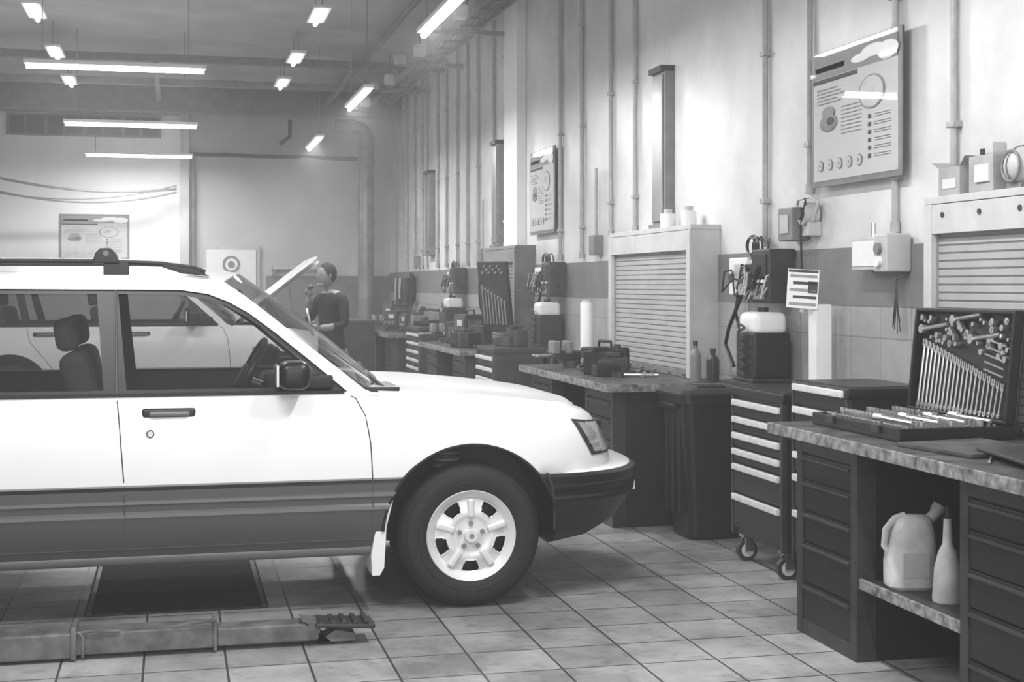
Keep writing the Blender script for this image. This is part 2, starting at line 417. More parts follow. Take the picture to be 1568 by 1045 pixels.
# ------------------------------------------------------------------ car
def build_car(name,dx,yc,zs,hood_open=False,detail=True):
    root=empty(name,(dx,yc,0),(1,1,zs))
    def ztop(x): return interp(x,[(-2.3,.985),(.70,.985),(.9,.975),(1.2,.958),(1.5,.932),(1.75,.900),(1.9,.872),(2.05,.845),(2.3,.82)])
    lev=[('z',.255,.76,1.90,-2.1,'carblack'),('z',.285,.83,2.04,-2.2,'carblack'),('z',.34,.858,2.15,-2.26,'clad'),('z',.455,.868,2.245,-2.30,'clad'),
         ('z',.465,.876,2.255,-2.30,'clad2'),('z',.480,.876,2.26,-2.30,'clad2'),('z',.490,.868,2.262,-2.30,'clad'),
         ('z',.515,.869,2.27,-2.30,'clad'),('z',.522,.877,2.27,-2.30,'clad2'),('z',.536,.877,2.275,-2.30,'clad2'),('z',.543,.868,2.275,-2.30,'clad'),
         ('z',.578,.868,2.27,-2.29,'clad'),('z',.592,.852,2.24,-2.25,'carblack'),('z',.602,.862,2.13,-2.22,'carpaint'),
         ('f',.18,.869,2.12,-2.21,'carpaint'),('f',.40,.870,2.10,-2.20,'carpaint'),('f',.62,.868,2.07,-2.2,'carpaint'),('f',.72,.862,2.055,-2.2,'carpaint'),('f',.78,.852,2.045,-2.19,'carpaint'),
         ('f',.90,.842,2.02,-2.18,'carpaint'),('f',.97,.828,1.985,-2.16,'carpaint'),('f',1.0,.805,1.94,-2.13,'carpaint')]
    def zl(l,x): return l[1] if l[0]=='z' else .6+(ztop(x)-.6)*l[1]
    def lv(f):
        ls=[l for l in lev if l[0]=='f']; ls=[('f',0,.862,2.13,-2.22)]+ls
        return (interp(f,[(l[1],l[2]) for l in ls]),interp(f,[(l[1],l[3]) for l in ls]))
    def corner(phi,w,xf,xc=1.5,p=.72):
        return (xc+(xf-xc)*math.sin(phi)**p, -w*math.cos(phi)**p if phi<math.pi/2-1e-6 else 0.0)
    def wside(x,z):
        if z<.6: return interp(z,[(l[1],l[2]) for l in lev if l[0]=='z'])
        return lv((z-.6)/(ztop(x)-.6))[0]
    xs=[-1.6+.1*i for i in range(32)]
    phis=[math.radians(a) for a in (7,14,21,28,35,42,49,56,63,70,77,84)]
    def half(l):
        w,xf,xr=l[2],l[3],l[4]; P=[]
        P.append((xr,0.0))
        for ph in phis[::-1]:
            q=corner(ph,w,-xr,xc=1.6); P.append((-q[0],q[1]))
        for x in xs: P.append((x,-w))
        for ph in phis: P.append(corner(ph,w,xf))
        P.append((xf,0.0)); return P
    bm=bmesh.new(); mats=['carpaint','clad','clad2','carblack','intr']; 
    rings=[]; nh=None
    for l in lev:
        h=half(l); nh=len(h)
        pts=h+[(x,-y) for (x,y) in h[-2:0:-1]]
        rings.append([bm.verts.new((x,y,zl(l,x))) for x,y in pts])
    n=len(rings[0])
    for j in range(len(rings)-1):
        for i in range(n):
            f=bm.faces.new((rings[j][i],rings[j][(i+1)%n],rings[j+1][(i+1)%n],rings[j+1][i]))
            m=lev[j+1][5]
            cx=sum(v.co.x for v in f.verts)/4
            if m in('clad','clad2') and (cx>1.55 or cx<-1.5): m='carblack'
            f.material_index=mats.index(m)
    bf=bm.faces.new(rings[0][::-1]); bf.material_index=3
    ts=[1,.965,.93,.90,.6,.3,0,-.3,-.6,-.90,-.93,-.965,-1]
    def crown(x): return interp(x,[(-3,.0),(.7,.035),(1.2,.045),(1.75,.035),(1.9,.02),(2.05,.0)])
    top=rings[-1]; cols=[]
    for i in range(1,nh-1):
        a=top[i]; bb=top[n-i]; col=[a]
        x=a.co.x; y=a.co.y
        for t in ts[1:-1]:
            z=ztop(x)+crown(x)*(1-abs(t)**2.2)
            if -1.95<x<.75 and abs(t)<=.905: z=.70
            if hood_open and 1.0<x<1.7 and abs(t)<=.905: z=.78
            if abs(t)==.93 and x>.8: z+=.006
            col.append(bm.verts.new((x+(.03*(1-t*t) if x>1.5 else 0),y*t,z)))
        col.append(bb); cols.append(col)
    for i in range(len(cols)-1):
        for k in range(len(ts)-1):
            f=bm.faces.new((cols[i][k],cols[i+1][k],cols[i+1][k+1],cols[i][k+1]))
            cx=sum(v.co.x for v in f.verts)/4; mt=sum(abs(ts[q]) for q in (k,k+1))/2
            f.material_index=0 if (cx>.86 or cx<-2.0) and not(hood_open and .9<cx<1.75 and mt<.93) else (4 if mt<.97 else 3)
    for k in range(len(ts)-1):
        bm.faces.new((top[0],cols[0][k],cols[0][k+1])).material_index=0
        bm.faces.new((cols[-1][k],top[nh-1],cols[-1][k+1])).material_index=0
    bmesh.ops.recalc_face_normals(bm,faces=bm.faces)
    for f in bm.faces: f.smooth=True
    for e in bm.edges:
        if len(e.link_faces)==2 and e.calc_face_angle(0)>.55: e.smooth=False
    me=bpy.data.meshes.new('body_shell'); bm.to_mesh(me); bm.free()
    for m in mats: me.materials.append(G(m))
    body=bpy.data.objects.new('body_shell',me); COL.objects.link(body)
    wheels=[1.312,-1.213]
    cb=bmesh.new()
    for wx in wheels:
        for sy in (-1,1):
            mm=Matrix.Translation((wx,sy*.78,.335))@Matrix.Rotation(math.pi/2,4,'X')
            bmesh.ops.create_cone(cb,cap_ends=True,segments=56,radius1=.402,radius2=.402,depth=.56,matrix=mm)
    for f in cb.faces: f.material_index=3
    cm=bpy.data.meshes.new('cut'); cb.to_mesh(cm); cb.free()
    for m in mats: cm.materials.append(G(m))
    cut=bpy.data.objects.new('cut',cm); COL.objects.link(cut)
    mo=body.modifiers.new('arch','BOOLEAN'); mo.object=cut; mo.operation='DIFFERENCE'; mo.solver='EXACT'
    dg=bpy.context.evaluated_depsgraph_get(); ev=body.evaluated_get(dg); nm=bpy.data.meshes.new_from_object(ev)
    body.modifiers.clear(); body.data=nm; bpy.data.objects.remove(cut)
    body.parent=root
    yg=lambda z: -(.825-(z-.985)*.34)
    fn=lambda x,z: (x,yg(z),z)
    zr=lambda x: interp(x,[(-2.05,1.43),(-1.9,1.475),(-1.0,1.50),(-.2,1.50),(.05,1.495),(.22,1.475)])
    outer=[(.90,.965),(.83,.995),(.72,1.085),(.60,1.18),(.50,1.262),(.40,1.343),(.31,1.413),(.22,1.475),(.05,1.495),(-.2,1.50),(-1.0,1.50),(-1.9,1.475),(-2.05,1.43),(-2.18,.965)]
    hole=[(.755,.985),(.60,1.118),(.437,1.252),(.33,1.333),(.24,1.385),(.15,1.42),(.03,1.438),(-1.0,1.445),(-1.80,1.425),(-1.90,1.38),(-2.0,.985)]
    b=B()
    for sgn in (1,-1):
        b.M=Matrix.Scale(sgn,4,(0,1,0)); b.plate(outer,[hole],fn,.035,'carpaint')
    tt=[-1+.1*i for i in range(21)]
    rx=[-2.05,-1.97,-1.9,-1.7,-1.4,-1.1,-.8,-.5,-.2,.0,.12,.22]
    b.M=Matrix()
    rows=[]
    for x in rx:
        r=[]
        for t in tt:
            bow=.09*(1-t*t)*max(0,(x+.3)/.52) if x>-.3 else 0
            z=zr(x); r.append((x+bow,abs(yg(z))*t,z+.05*(1-abs(t)**2.5)*(1 if x<.2 else .85)))
        rows.append(r)
    b.grid(rows,'carpaint'); b.done('roof_and_pillars',root,recalc=True)
    ins=lambda x,z:(x,yg(z)+.012,z)
    h2=[(.80,.975),(.62,1.128),(.45,1.266),(.335,1.352),(.245,1.402),(.15,1.435),(.03,1.452),(-1.0,1.46),(-1.82,1.44),(-1.93,1.39),(-2.03,.975)]
    wf=[(.70,1.005),(.585,1.105),(.425,1.24),(.315,1.318),(.23,1.366),(.14,1.398),(.02,1.415),(-.235,1.42),(-.195,1.005)]
    wr=[(-.29,1.005),(-.325,1.42),(-1.0,1.422),(-1.13,1.40),(-1.02,1.005)]
    wq=[(-1.10,1.005),(-1.20,1.40),(-1.78,1.40),(-1.86,1.36),(-1.95,1.005)]
    b=B()
    for sgn in (1,-1):
        b.M=Matrix.Scale(sgn,4,(0,1,0)); b.plate(h2,[wf,wr,wq],ins,.02,'carblack')
        b.box((-2.0,yg(.985)-.008,.978),(.74,yg(.985)+.02,.992),'carblack')
        b.tube([fn(x,z) for x,z in ((-.245,1.44),(-.24,1.2),(-.235,.99))],.004,'clad',6)
    b.done('window_frames',root)
    b=B(); gi=lambda x,z:(x,yg(z)+.022,z)
    for sgn in (1,-1):
        b.M=Matrix.Scale(sgn,4,(0,1,0))
        for w in (wf,wr,wq): b.quad([gi(*p) for p in w],'glass')
    b.M=Matrix()
    def ws(x0,z0,x1,z1,bow0,bow1,zb0,zb1,sh=0):
        rows=[]
        for i in range(9):
            q=i/8; z=z0+(z1-z0)*q; x=x0+(x1-x0)*q; w=abs(yg(z))-.01
            rows.append([(x+(bow0+(bow1-bow0)*q)*(1-t*t)+.02*math.sin(math.pi*q),w*t,z+(zb0+(zb1-zb0)*q)*(1-abs(t)**2.5)) for t in tt])
        return rows
    b.grid(ws(.85,.985,.225,1.472,.12,.09,.03,.043),'glass')
    b.grid(ws(-2.17,.99,-2.05,1.43,-.04,-.02,.0,.045),'glass')
    b.done('glazing',root,recalc=False)
    b=B()
    sp=lambda x,z,o=.002:(x,-wside(x,z)-o,z)
    for path in (((.735,.985),(.79,.955),(.83,.88),(.852,.76),(.862,.60),(.862,.45),(.855,.33)),
                 ((-.235,.985),(-.222,.85),(-.205,.62),(-.20,.45),(-.20,.33)),
                 ((-1.06,.985),(-1.03,.85),(-.90,.70),(-.80,.58),(-.78,.45),(-.78,.33)),
                 ((.855,.33),(-.78,.33))):
        pts=[]
        for (a,c2),(a2,c3) in zip(path,path[1:]):
            for k in range(6): t=k/6; pts.append((a+(a2-a)*t,c2+(c3-c2)*t))
        pts.append(path[-1])
        for sgn in (1,-1):
            b.M=Matrix.Scale(sgn,4,(0,1,0)); b.tube([sp(x,z,-.001) for x,z in pts],.003,'clad',6)
    for sgn in (1,-1):
        b.M=Matrix.Scale(sgn,4,(0,1,0))
        for hx in (-.13,-1.0):
            y0=-wside(hx,.9)
            b.box((hx-.0,y0-.004,.882),(hx+.225,y0+.03,.928),'carblack',.012,seg=3)
            b.box((hx+.03,y0-.022,.895),(hx+.20,y0-.004,.916),'clad2',.009,seg=3)
        b.cyl((-.095,-wside(0,.82)+.01,.822),(-.095,-wside(0,.82)-.005,.822),.017,'dgrey'); b.cyl((-.095,-wside(0,.82),.822),(-.095,-wside(0,.82)-.008,.822),.012,'handle')
        b.box((.56,-.84,1.0),(.69,-.80,1.06),'carblack',.01)
        b.box((.44,-1.0,1.005),(.58,-.83,1.13),'carblack',.045,seg=5)
        b.box((.432,-.985,1.022),(.442,-.845,1.113),'chrome')
        pts=[(.90,.49),(.955,.50),(.925,.38),(.915,.20),(.895,.165),(.86,.165),(.855,.25),(.875,.38)]
        b.prism(pts,'y',-.86,-.62,'white',.004)
        b.tube([(1.312+.405*math.cos(a),-.866,.335+.405*math.sin(a)) for a in [math.radians(5+i*5.7) for i in range(31)]],.007,'carblack',6)
        b.tube([(1.66,-.871,.60),(1.685,-.872,.54),(1.70,-.86,.45),(1.70,-.855,.34)],.008,'dgrey',6)
        b.cyl((-1.9,-.80,.285),(.88,-.80,.285),.035,'clad2',seg=14)
    b.M=Matrix()
    b.tube([(.93,-.72,.995),(.90,-.45,1.03),(.80,-.2,1.10)],.009,'carblack'); 
    b.tube([(.93,-.05,1.04),(.86,.3,1.08),(.82,.55,1.08)],.009,'carblack')
    b.box((.86,-.76,.975),(1.0,.76,1.0),'carblack',.01,)
    if detail:
      for sgn in (1,-1):
        b.M=Matrix.Scale(sgn,4,(0,1,0))
        b.tube([(.14,-.60,1.515),(.08,-.60,1.535),(-.05,-.60,1.555),(-.3,-.60,1.565),(-1.4,-.60,1.565),(-1.75,-.60,1.555),(-1.85,-.60,1.52)],.014,'carblack',8)
        b.prism([(.16,1.50),(.10,1.53),(-.04,1.553),(-.05,1.54),(.04,1.51)],'y',-.62,-.58,'carblack',.003)
        b.box((-.30,-.62,1.50),(-.19,-.58,1.56),'carblack',.005)
        b.box((-1.0,-.62,1.50),(-.85,-.58,1.56),'carblack',.005); b.box((-1.85,-.62,1.49),(-1.7,-.58,1.555),'carblack',.005)
      b.M=Matrix()
      b.prism([(-.345,1.555),(-.23,1.555),(-.245,1.60),(-.27,1.625),(-.31,1.625),(-.335,1.60)],'y',-.64,-.56,'carblack',.006)
      b.cyl((-.288,-.645,1.60),(-.288,-.55,1.60),.012,'mgrey')
    for sgn in (1,-1):
        b.M=Matrix.Scale(sgn,4,(0,1,0))
        def hl(off,f0,f1,p0,p1,m,n=10):
            rows=[]
            for j in range(7):
                f=f0+(f1-f0)*j/6; w,xf=lv(f); r=[]
                for i in range(n+1):
                    ph=math.radians(p0+(p1-p0)*i/n-(f-f0)*14*(1-i/n)); q=corner(ph,w+off,xf+off)
                    r.append((q[0],q[1],.6+(ztop(q[0])-.6)*f))
                rows.append(r)
            b.grid(rows,m)
        hl(.003,.24,.82,34,80,'dgrey'); hl(.005,.28,.79,45,79,'white'); hl(.005,.29,.78,37,44,'lgrey',4); hl(.006,.36,.68,56,66,'lgrey',6); hl(.010,.26,.80,35,79,'lens')
    b.M=Matrix()
    b.box((2.03,-.36,.66),(2.075,.36,.79),'carblack',.01); b.box((2.06,-.36,.72),(2.08,.36,.735),'handle',.005)
    b.box((2.25,-.26,.42),(2.285,.26,.53),'white',.004)
    b.done('trim_and_lamps',root)
    b=B()
    for sy in (-.36,.36):
        b.box((-.36,sy-.22,.68),(.12,sy+.22,.80),'seat',.05,seg=3)
        b.box((-.46,sy-.20,.75),(-.34,sy+.20,1.16),'seat',.05,R=RY(-.22),seg=3)
        b.box((-.52,sy-.12,1.16),(-.42,sy+.12,1.31),'seat',.04,R=RY(-.15),seg=3)
    b.box((-1.4,-.62,.7),(-1.25,.62,1.15),'seat',.06,R=RY(-.2),seg=3)
    for sy in (-.36,.36): b.box((-1.45,sy-.12,1.15),(-1.36,sy+.12,1.28),'seat',.03,seg=3)
    b.box((.45,-.72,.7),(.84,.72,1.0),'intr',.05,seg=3)
    b.box((.42,-.52,.95),(.70,-.20,1.05),'intr',.04,seg=3)
    b.M=Matrix.Translation((.33,-.36,1.03))@Matrix.Rotation(math.radians(-62),4,'Y')
    b.tube([(.19*math.cos(a),.19*math.sin(a),0) for a in [2*math.pi*i/32 for i in range(32)]],.016,'carblack',8,closed=True)
    b.box((-.06,-.06,-.03),(.06,.06,.03),'carblack',.02); b.box((-.19,-.02,-.012),(.19,.02,.008),'carblack',.006); b.box((-.02,-.19,-.012),(.02,.0,.008),'carblack',.006)
    b.M=Matrix(); b.cyl((.35,-.36,1.0),(.55,-.36,.92),.03,'carblack')
    b.sphere((.32,0,1.40),.05,'carblack',(.4,2.2,.8))
    b.done('interior',root)
    for wx in wheels:
        for sy in (-1,1):
            b=B(); b.M=Matrix.Translation((wx,sy*.865,.325))@Matrix.Scale(-sy,4,(0,1,0))
            prof=[(.205,.012),(.215,.004),(.225,.0),(.245,-.004),(.247,-.001),(.27,-.004),(.292,.004),(.294,.008),(.308,.020),(.320,.035),(.3245,.055),(.3245,.085),(.315,.087),(.315,.093),(.3245,.095),(.3245,.125),(.315,.127),(.315,.133),(.3245,.135),(.3245,.15),(.315,.185),(.29,.2),(.21,.2),(.205,.012)]
            b.lathe((0,0,0),'y',prof,'rubber',64)
            a0=math.radians(18)
            def holes(i,a):
                if i not in (6,7,8): return False
                d=(a+a0+math.pi/5)%(2*math.pi/5)-math.pi/5
                return abs(d)<(.22,.27,.27)[i-6]
            rp=[(0,.016),(.030,.016),(.034,.026),(.072,.030),(.085,.024),(.098,.020),(.112,.022),(.130,.028),(.150,.034),(.166,.036),(.174,.026),(.185,.018),(.194,.012),(.203,.006),(.208,.012),(.200,.03),(.19,.10)]
            b.lathe((0,0,0),'y',rp,'rim',120,skip=holes)
            for k in range(5):
                ac=2*math.pi*k/5-a0
                pts=[]
                for r_,da in ((.112,-.22),(.112,-.1),(.112,.1),(.112,.22),(.130,.27),(.160,.27),(.167,.2),(.167,0),(.167,-.2),(.160,-.27),(.130,-.27)):
                    a=ac+da; pts.append((r_*math.cos(a),interp(r_,[(.112,.022),(.13,.028),(.166,.036)])+.001,r_*math.sin(a)))
                b.tube(pts,.004,'rim',6,closed=True)
                am=ac+math.pi/5; b2=b.M.copy(); b.M=b2@Matrix.Rotation(-am,4,'Y')
                b.box((.080,.014,-.016),(.168,.040,.016),'rim',.010,seg=3); b.M=b2
            b.cyl((0,.11,0),(0,.12,0),.20,'carblack',seg=40)
            b.cyl((0,.004,0),(0,.03,0),.028,'rim',seg=20); b.cyl((0,.002,0),(0,.01,0),.012,'mgrey',seg=12)
            for k in range(5):
                a=2*math.pi*(k+.25)/5; b.cyl((.055*math.cos(a),.014,.055*math.sin(a)),(.055*math.cos(a),.035,.055*math.sin(a)),.011,'mgrey',seg=6)
            b.done('wheel',root)
    b=B(); b.tube([(1.0,-.6,.26),(1.3,-.3,.24),(1.3,.3,.24)],.03,'carblack')
    for k in range(3): b.tube([(1.24+.06*math.cos(a),-.62+.06*math.sin(a),.62+.03*k) for a in [2*math.pi*i/18 for i in range(18)]],.008,'mgrey',6,closed=True)
    b.box((-1.9,-.3,.18),(.9,.3,.27),'carblack',.02); b.done('underbody',root)
    if hood_open:
        b=B(); ang=math.radians(36); rows=[]
        for i in range(9):
            q=i/8*1.02
            rows.append([(.90+q*math.cos(ang)+.05*(1-t*t),.72*t,1.0+q*math.sin(ang)+.03*(1-t*t)) for t in tt])
        b.grid(rows,'carpaint'); rows=[[(p[0]+.02,p[1],p[2]-.04) for p in r] for r in rows]; b.grid(rows,'carpaint')
        b.tube([(1.6,.6,.9),(1.55,.55,1.4)],.007,'steel',6)
        b.done('raised_hood',root)
    return root
build_car('car',0,7.148,1.0)
build_car('car',-.31,15.2,1.08,hood_open=True,detail=False)

# ------------------------------------------------------------------ lift arm & mat
def lift():
    b=B(); y0,y1=5.76,5.90
    b.box((-2.3,y0-.02,.012),(-.38,y1+.02,.112),'liftp',.012)
    b.box((-.38,y0,.02),(.16,y1,.105),'liftp',.008)
    b.box((.155,y0-.012,.01),(.17,y1+.012,.125),'liftp',.003)
    b.box((-.385,y0-.025,.008),(-.365,y1+.025,.13),'liftp',.004)
    b.tube([(.0,y0-.003,.112),(.08,y0-.010,.126),(.165,y0-.012,.13)],.006,'liftp',6)
    b.tube([(-.36,y0-.01,.112),(-.34,y0-.03,.10),(-.34,y0-.03,.02)],.006,'liftp',6)
    b.tube([(-.38,y0-.008,.105),(-.30,y0-.012,.116),(-.2,y0-.004,.108)],.006,'liftp',6)
    b.box((.17,y0+.015,.02),(.58,y1-.015,.092),'liftp',.01)
    b.prism([(.58,.02),(.58,.092),(.50,.11),(.54,.05),(.62,.012),(.72,.012),(.72,.045),(.64,.06)],'y',y0+.015,y1-.015,'liftp',.004)
    b.box((.56,y0-.01,.070),(.80,y1+.01,.088),'dgrey',.006,R=RY(.06))
    for i in range(5): b.box((.575+i*.045,y0,.086),(.595+i*.045,y1,.098),'dgrey',.003,R=RY(.06))
    b.cyl((.67,5.83,.0),(.67,5.83,.075),.045,'dgrey'); b.cyl((-1.0,5.83,0),(-1.0,5.83,.05),.06,'dgrey')
    b.done('vehicle_lift_arm')
    b=B(); b.box((-.38,6.50,.0),(.42,7.85,.012),'mat',.004)
    for x in (-.36,.40): b.box((x-.012,6.50,.0),(x+.012,7.86,.018),'dark',.004)
    b.done('floor_plate')
lift()

# ------------------------------------------------------------------ workbenches
def workbench(name,y0,y1,xf=2.5):
    b=B(); xb=3.31; t=.87
    b.box((xf,y0,t-.045),(xb,y1,t-.001),'table',.006)
    b.box((xf-.006,y0-.004,t-.048),(xf+.01,y1+.004,t-.003),'edge',.003); b.box((xf,y0-.006,t-.048),(xb,y0+.01,t-.003),'edge',.003); b.box((xf,y1-.01,t-.048),(xb,y1+.006,t-.003),'edge',.003)
    xi=xf+.065
    def pedestal(ya,yb):
        b.box((xi+.02,ya+.003,.002),(xb-.03,yb-.003,t-.05),'dark',.004)
        b.box((xi,yb-.05,.0),(xi+.03,yb,t-.05),'dgrey',.004); b.box((xi,ya,.0),(xi+.085,ya+.05,t-.05),'dgrey',.004)
        b.box((xi+.002,ya+.004,.003),(xi+.03,yb-.004,.06),'dgrey',.003); b.box((xi+.002,ya+.004,t-.11),(xi+.03,yb-.004,t-.052),'dgrey',.003)
        z=t-.12; hs=(.105,.13,.13,.17,.17); 
        for h in hs:
            b.box((xi+.005,ya+.055,z-h+.008),(xi+.03,yb-.055,z),'black',.004)
            b.box((xi-.008,ya+.06,z-.022),(xi+.01,yb-.06,z-.010),'dgrey',.003)
            z-=h
    pedestal(y1-.68,y1-.14)
    if y1-y0>1.9: pedestal(y0+.1,y0+.69)
    b.box((xi+.02,y0+.62,.295),(xb-.05,y1-.68,.315),'dgrey',.003); b.box((xi+.01,y0+.62,.285),(xi+.025,y1-.68,.325),'edge',.002)
    b.box((xb-.04,y0+.1,.0),(xb-.02,y1-.14,t-.05),'dark')
    return b.done(name)
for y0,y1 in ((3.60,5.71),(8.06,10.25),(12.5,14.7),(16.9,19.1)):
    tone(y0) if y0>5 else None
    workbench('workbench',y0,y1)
TONE=0

def shutter_cabinet(y0,y1,xf=3.15,zt=1.84,cm='cab',sm='shutter'):
    b=B(); z0=.872; xb=XW-.001
    b.box((xf,y0,z0),(xb,y0+.05,zt-.004),cm,.003); b.box((xf,y1-.05,z0),(xb,y1,zt-.004),cm,.003)
    b.box((xf-.002,y0-.006,zt-.03),(xb,y1+.006,zt),cm,.003); b.box((xf-.004,y0+.04,zt-.16),(xf+.02,y1-.04,zt-.034),cm,.003)
    b.box((xf-.008,y0-.004,z0+.002),(xf+.02,y0+.06,zt-.034),cm,.003); b.box((xf-.008,y1-.06,z0+.002),(xf+.02,y1+.004,zt-.034),cm,.003)
    z=z0+.01; zz=zt-.15; front=[]
    while z<zz:
        front+= [(xf+.04,z),(xf+.03,z+.006),(xf+.03,z+.028),(xf+.04,z+.033)]; z+=.034
    b.grid([[(p[0],y0+.05,p[1]),(p[0],y1-.05,p[1])] for p in front],sm)
    b.box((xf+.02,y0+.055,z0),(xf+.047,y1-.055,z0+.045),'mgrey',.004)
    for k in range(6):
        y=y0+.15+k*(y1-y0-.3)/5; b.cyl((xf+.0,y,z0+.02),(xf+.022,y,z0+.02),.01,'steel',seg=8)
        if y0<5: b.cyl((xf-.010,y,zt-.08),(xf,y,zt-.08),.012,'dgrey',seg=8)
    b.done('roller_shutter_cabinet')
shutter_cabinet(3.9,5.63,3.20); shutter_cabinet(8.4,10.1)
tone(13); shutter_cabinet(13.1,14.5,cm='mgrey',sm='mgrey'); TONE=0

def tool_cart(name,x0,y0,y1,zt,dx=.42,handles=(.84,.75,.665,.58,.50,.34)):
    b=B(); zb=.14
    b.box((x0+.02,y0,zb),(x0+dx,y1,zt-.04),'dark',.01)
    b.box((x0,y0-.01,zt-.05),(x0+dx+.01,y1+.01,zt),'black',.012)
    b.box((x0+.03,y0+.03,zt-.002),(x0+dx-.02,y1-.03,zt+.004),'dgrey')
    s=zt/.924
    hs=[h*s for h in handles]
    for i,h in enumerate(hs):
        nxt=(hs[i+1]+.022) if i+1<len(hs) else zb+.03
        b.box((x0+.005,y0+.025,nxt+.006),(x0+.03,y1-.025,h+.018),'black',.005)
        b.box((x0-.014,y0+.03,h-.018),(x0+.008,y1-.03,h+.014),'handle',.006)
    b.box((x0+.0,y1-.02,zb),(x0+.03,y1,zt-.05),'dgrey',.004); b.box((x0,y0,zb),(x0+.03,y0+.02,zt-.05),'dgrey',.004)
    for cx in (x0+.06,x0+dx-.06):
        for cy in (y0+.07,y1-.07):
            b.cyl((cx,cy-.016,.055),(cx,cy+.016,.055),.055,'dgrey',seg=24); b.cyl((cx,cy-.02,.055),(cx,cy+.02,.055),.036,'handle',seg=16)
            b.box((cx-.02,cy-.028,.05),(cx+.03,cy-.02,.13),'steel',.003); b.box((cx-.02,cy+.02,.05),(cx+.03,cy+.028,.13),'steel',.003)
            b.box((cx-.03,cy-.035,.125),(cx+.04,cy+.035,.14),'steel',.003)
    b.done(name)
tool_cart('tool_cart',2.90,6.47,7.12,.924)
tool_cart('tool_cart',2.90,5.78,6.36,1.0,handles=(.90,.80,.70,.60,.50,.34))
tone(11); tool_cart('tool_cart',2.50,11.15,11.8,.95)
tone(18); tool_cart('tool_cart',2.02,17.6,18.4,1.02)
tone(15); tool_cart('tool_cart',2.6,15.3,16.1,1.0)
TONE=0

def bin_(x,y,h,wt,wb,name):
    b=B()
    def sq(w,z,r=.06):
        pts=[]
        for cx,cy,a0 in ((w-r,w-r,0),(-w+r,w-r,90),(-w+r,-w+r,180),(w-r,-w+r,270)):
            for k in range(4):
                a=math.radians(a0+k*30); pts.append((x+cx+r*math.cos(a),y+cy+r*math.sin(a),z))
        pts.append(pts[0]); return pts
    b.grid([sq(wb-.02,0.0),sq(wb,.02),sq(wt,h-.06),sq(wt+.02,h-.055),sq(wt+.02,h-.02),sq(wt+.03,h-.02),sq(wt+.03,h),sq(wt,h+.02),sq(.07,h+.03)],'black')
    b.box((x-.09,y-.09,h+.02),(x+.09,y+.09,h+.035),'black',.01)
    b.box((x-wt-.04,y-.12,h-.09),(x-wt+.01,y+.12,h-.06),'black',.01)
    for k in (-1,0,1): b.box((x-wt-.0,y+k*.11-.01,.15),(x-wb+.01,y+k*.11+.01,h-.12),'black',.005)
    b.done(name)
bin_(3.02,7.80,.84,.21,.16,'waste_bin')

# ------------------------------------------------------------------ small things on right wall
def station(y):
    b=B(); x=XW-.015
    b.box((x-.10,y+.5,1.40),(x,y+.78,1.62),'white',.01); b.box((x-.115,y+.55,1.44),(x-.10,y+.66,1.58),'lgrey',.004); b.cyl((x-.10,y+.70,1.50),(x-.125,y+.70,1.50),.025,'dgrey')
    b.box((x-.16,y+.05,1.36),(x,y+.30,1.66),'dgrey',.012)
    b.box((x-.17,y+.08,1.50),(x-.16,y+.27,1.63),'black',.004); b.box((x-.175,y+.10,1.38),(x-.16,y+.25,1.46),'mgrey',.004)
    for k in range(4): b.cyl((x-.16,y+.10+k*.045,1.48),(x-.18,y+.10+k*.045,1.48),.01,'white',seg=8)
    b.box((x-.12,y+.32,1.40),(x-.02,y+.48,1.60),'lgrey',.01); b.box((x-.13,y+.34,1.48),(x-.12,y+.46,1.58),'dgrey',.004)
    for r,o in ((.085,0),(.07,.02),(.078,.04),(.06,.05)):
        b.tube([(x-.04-o,y+.42+o+r*math.cos(a),1.67+o*.3+r*.8*math.sin(a)) for a in [2*math.pi*i/24 for i in range(24)]],.007,'dgrey',6,closed=True)
    for k in range(20):
        a=random.uniform(.0,.8); c=random.uniform(0,.8); zz=random.uniform(1.36,1.46)
        b.tube([(x-.08,y+a,1.55),(x-.17,y+(a*2+c)/3,zz+.12),(x-.19,y+(a+c)/2+.03,zz),(x-.15,y+(a+c*2)/3,zz+.08),(x-.05,y+c,1.45)],.006,random.choice(['black','dgrey','lgrey']),6)
    b.tube([(x-.05,y+.7,1.4),(x-.10,y+.78,1.2),(x-.08,y+.88,1.1),(x-.10,y+.7,.98)],.012,'black',8)
    b.tube([(x-.05,y+.75,1.4),(x-.05,y+.80,1.3),(x-.04,y+.72,1.15),(x-.06,y+.55,1.02)],.010,'black',8)
    b.done('electrical_control_unit')
    b=B(); x2=x-.14
    b.box((x2-.11,y+.05,.94),(x2+.11,y+.31,1.20),'black',.02); b.box((x2-.10,y+.06,1.18),(x2+.10,y+.30,1.31),'white',.04,seg=3)
    b.cyl((x2,y+.18,1.30),(x2,y+.18,1.335),.03,'black')
    b.tube([(x2-.13,y+.18+.05*math.cos(t*.9),1.25-.3*t/40) for t in range(41)],.007,'dgrey',6)
    b.box((x2-.12,y+.04,.927),(x2+.12,y+.32,.945),'dgrey',.005)
    b.done('fluid_dispenser')
    b=B(); b.box((3.05,y-.02,.90),(3.335,y+.40,.924),'dgrey',.004)
    b.box((3.30,y,.70),(3.335,y+.03,.90),'dgrey'); b.box((3.30,y+.35,.70),(3.335,y+.38,.90),'dgrey'); b.done('bracket_shelf')
station(7.20); tone(12); station(11.9); tone(16); station(16.2); TONE=0

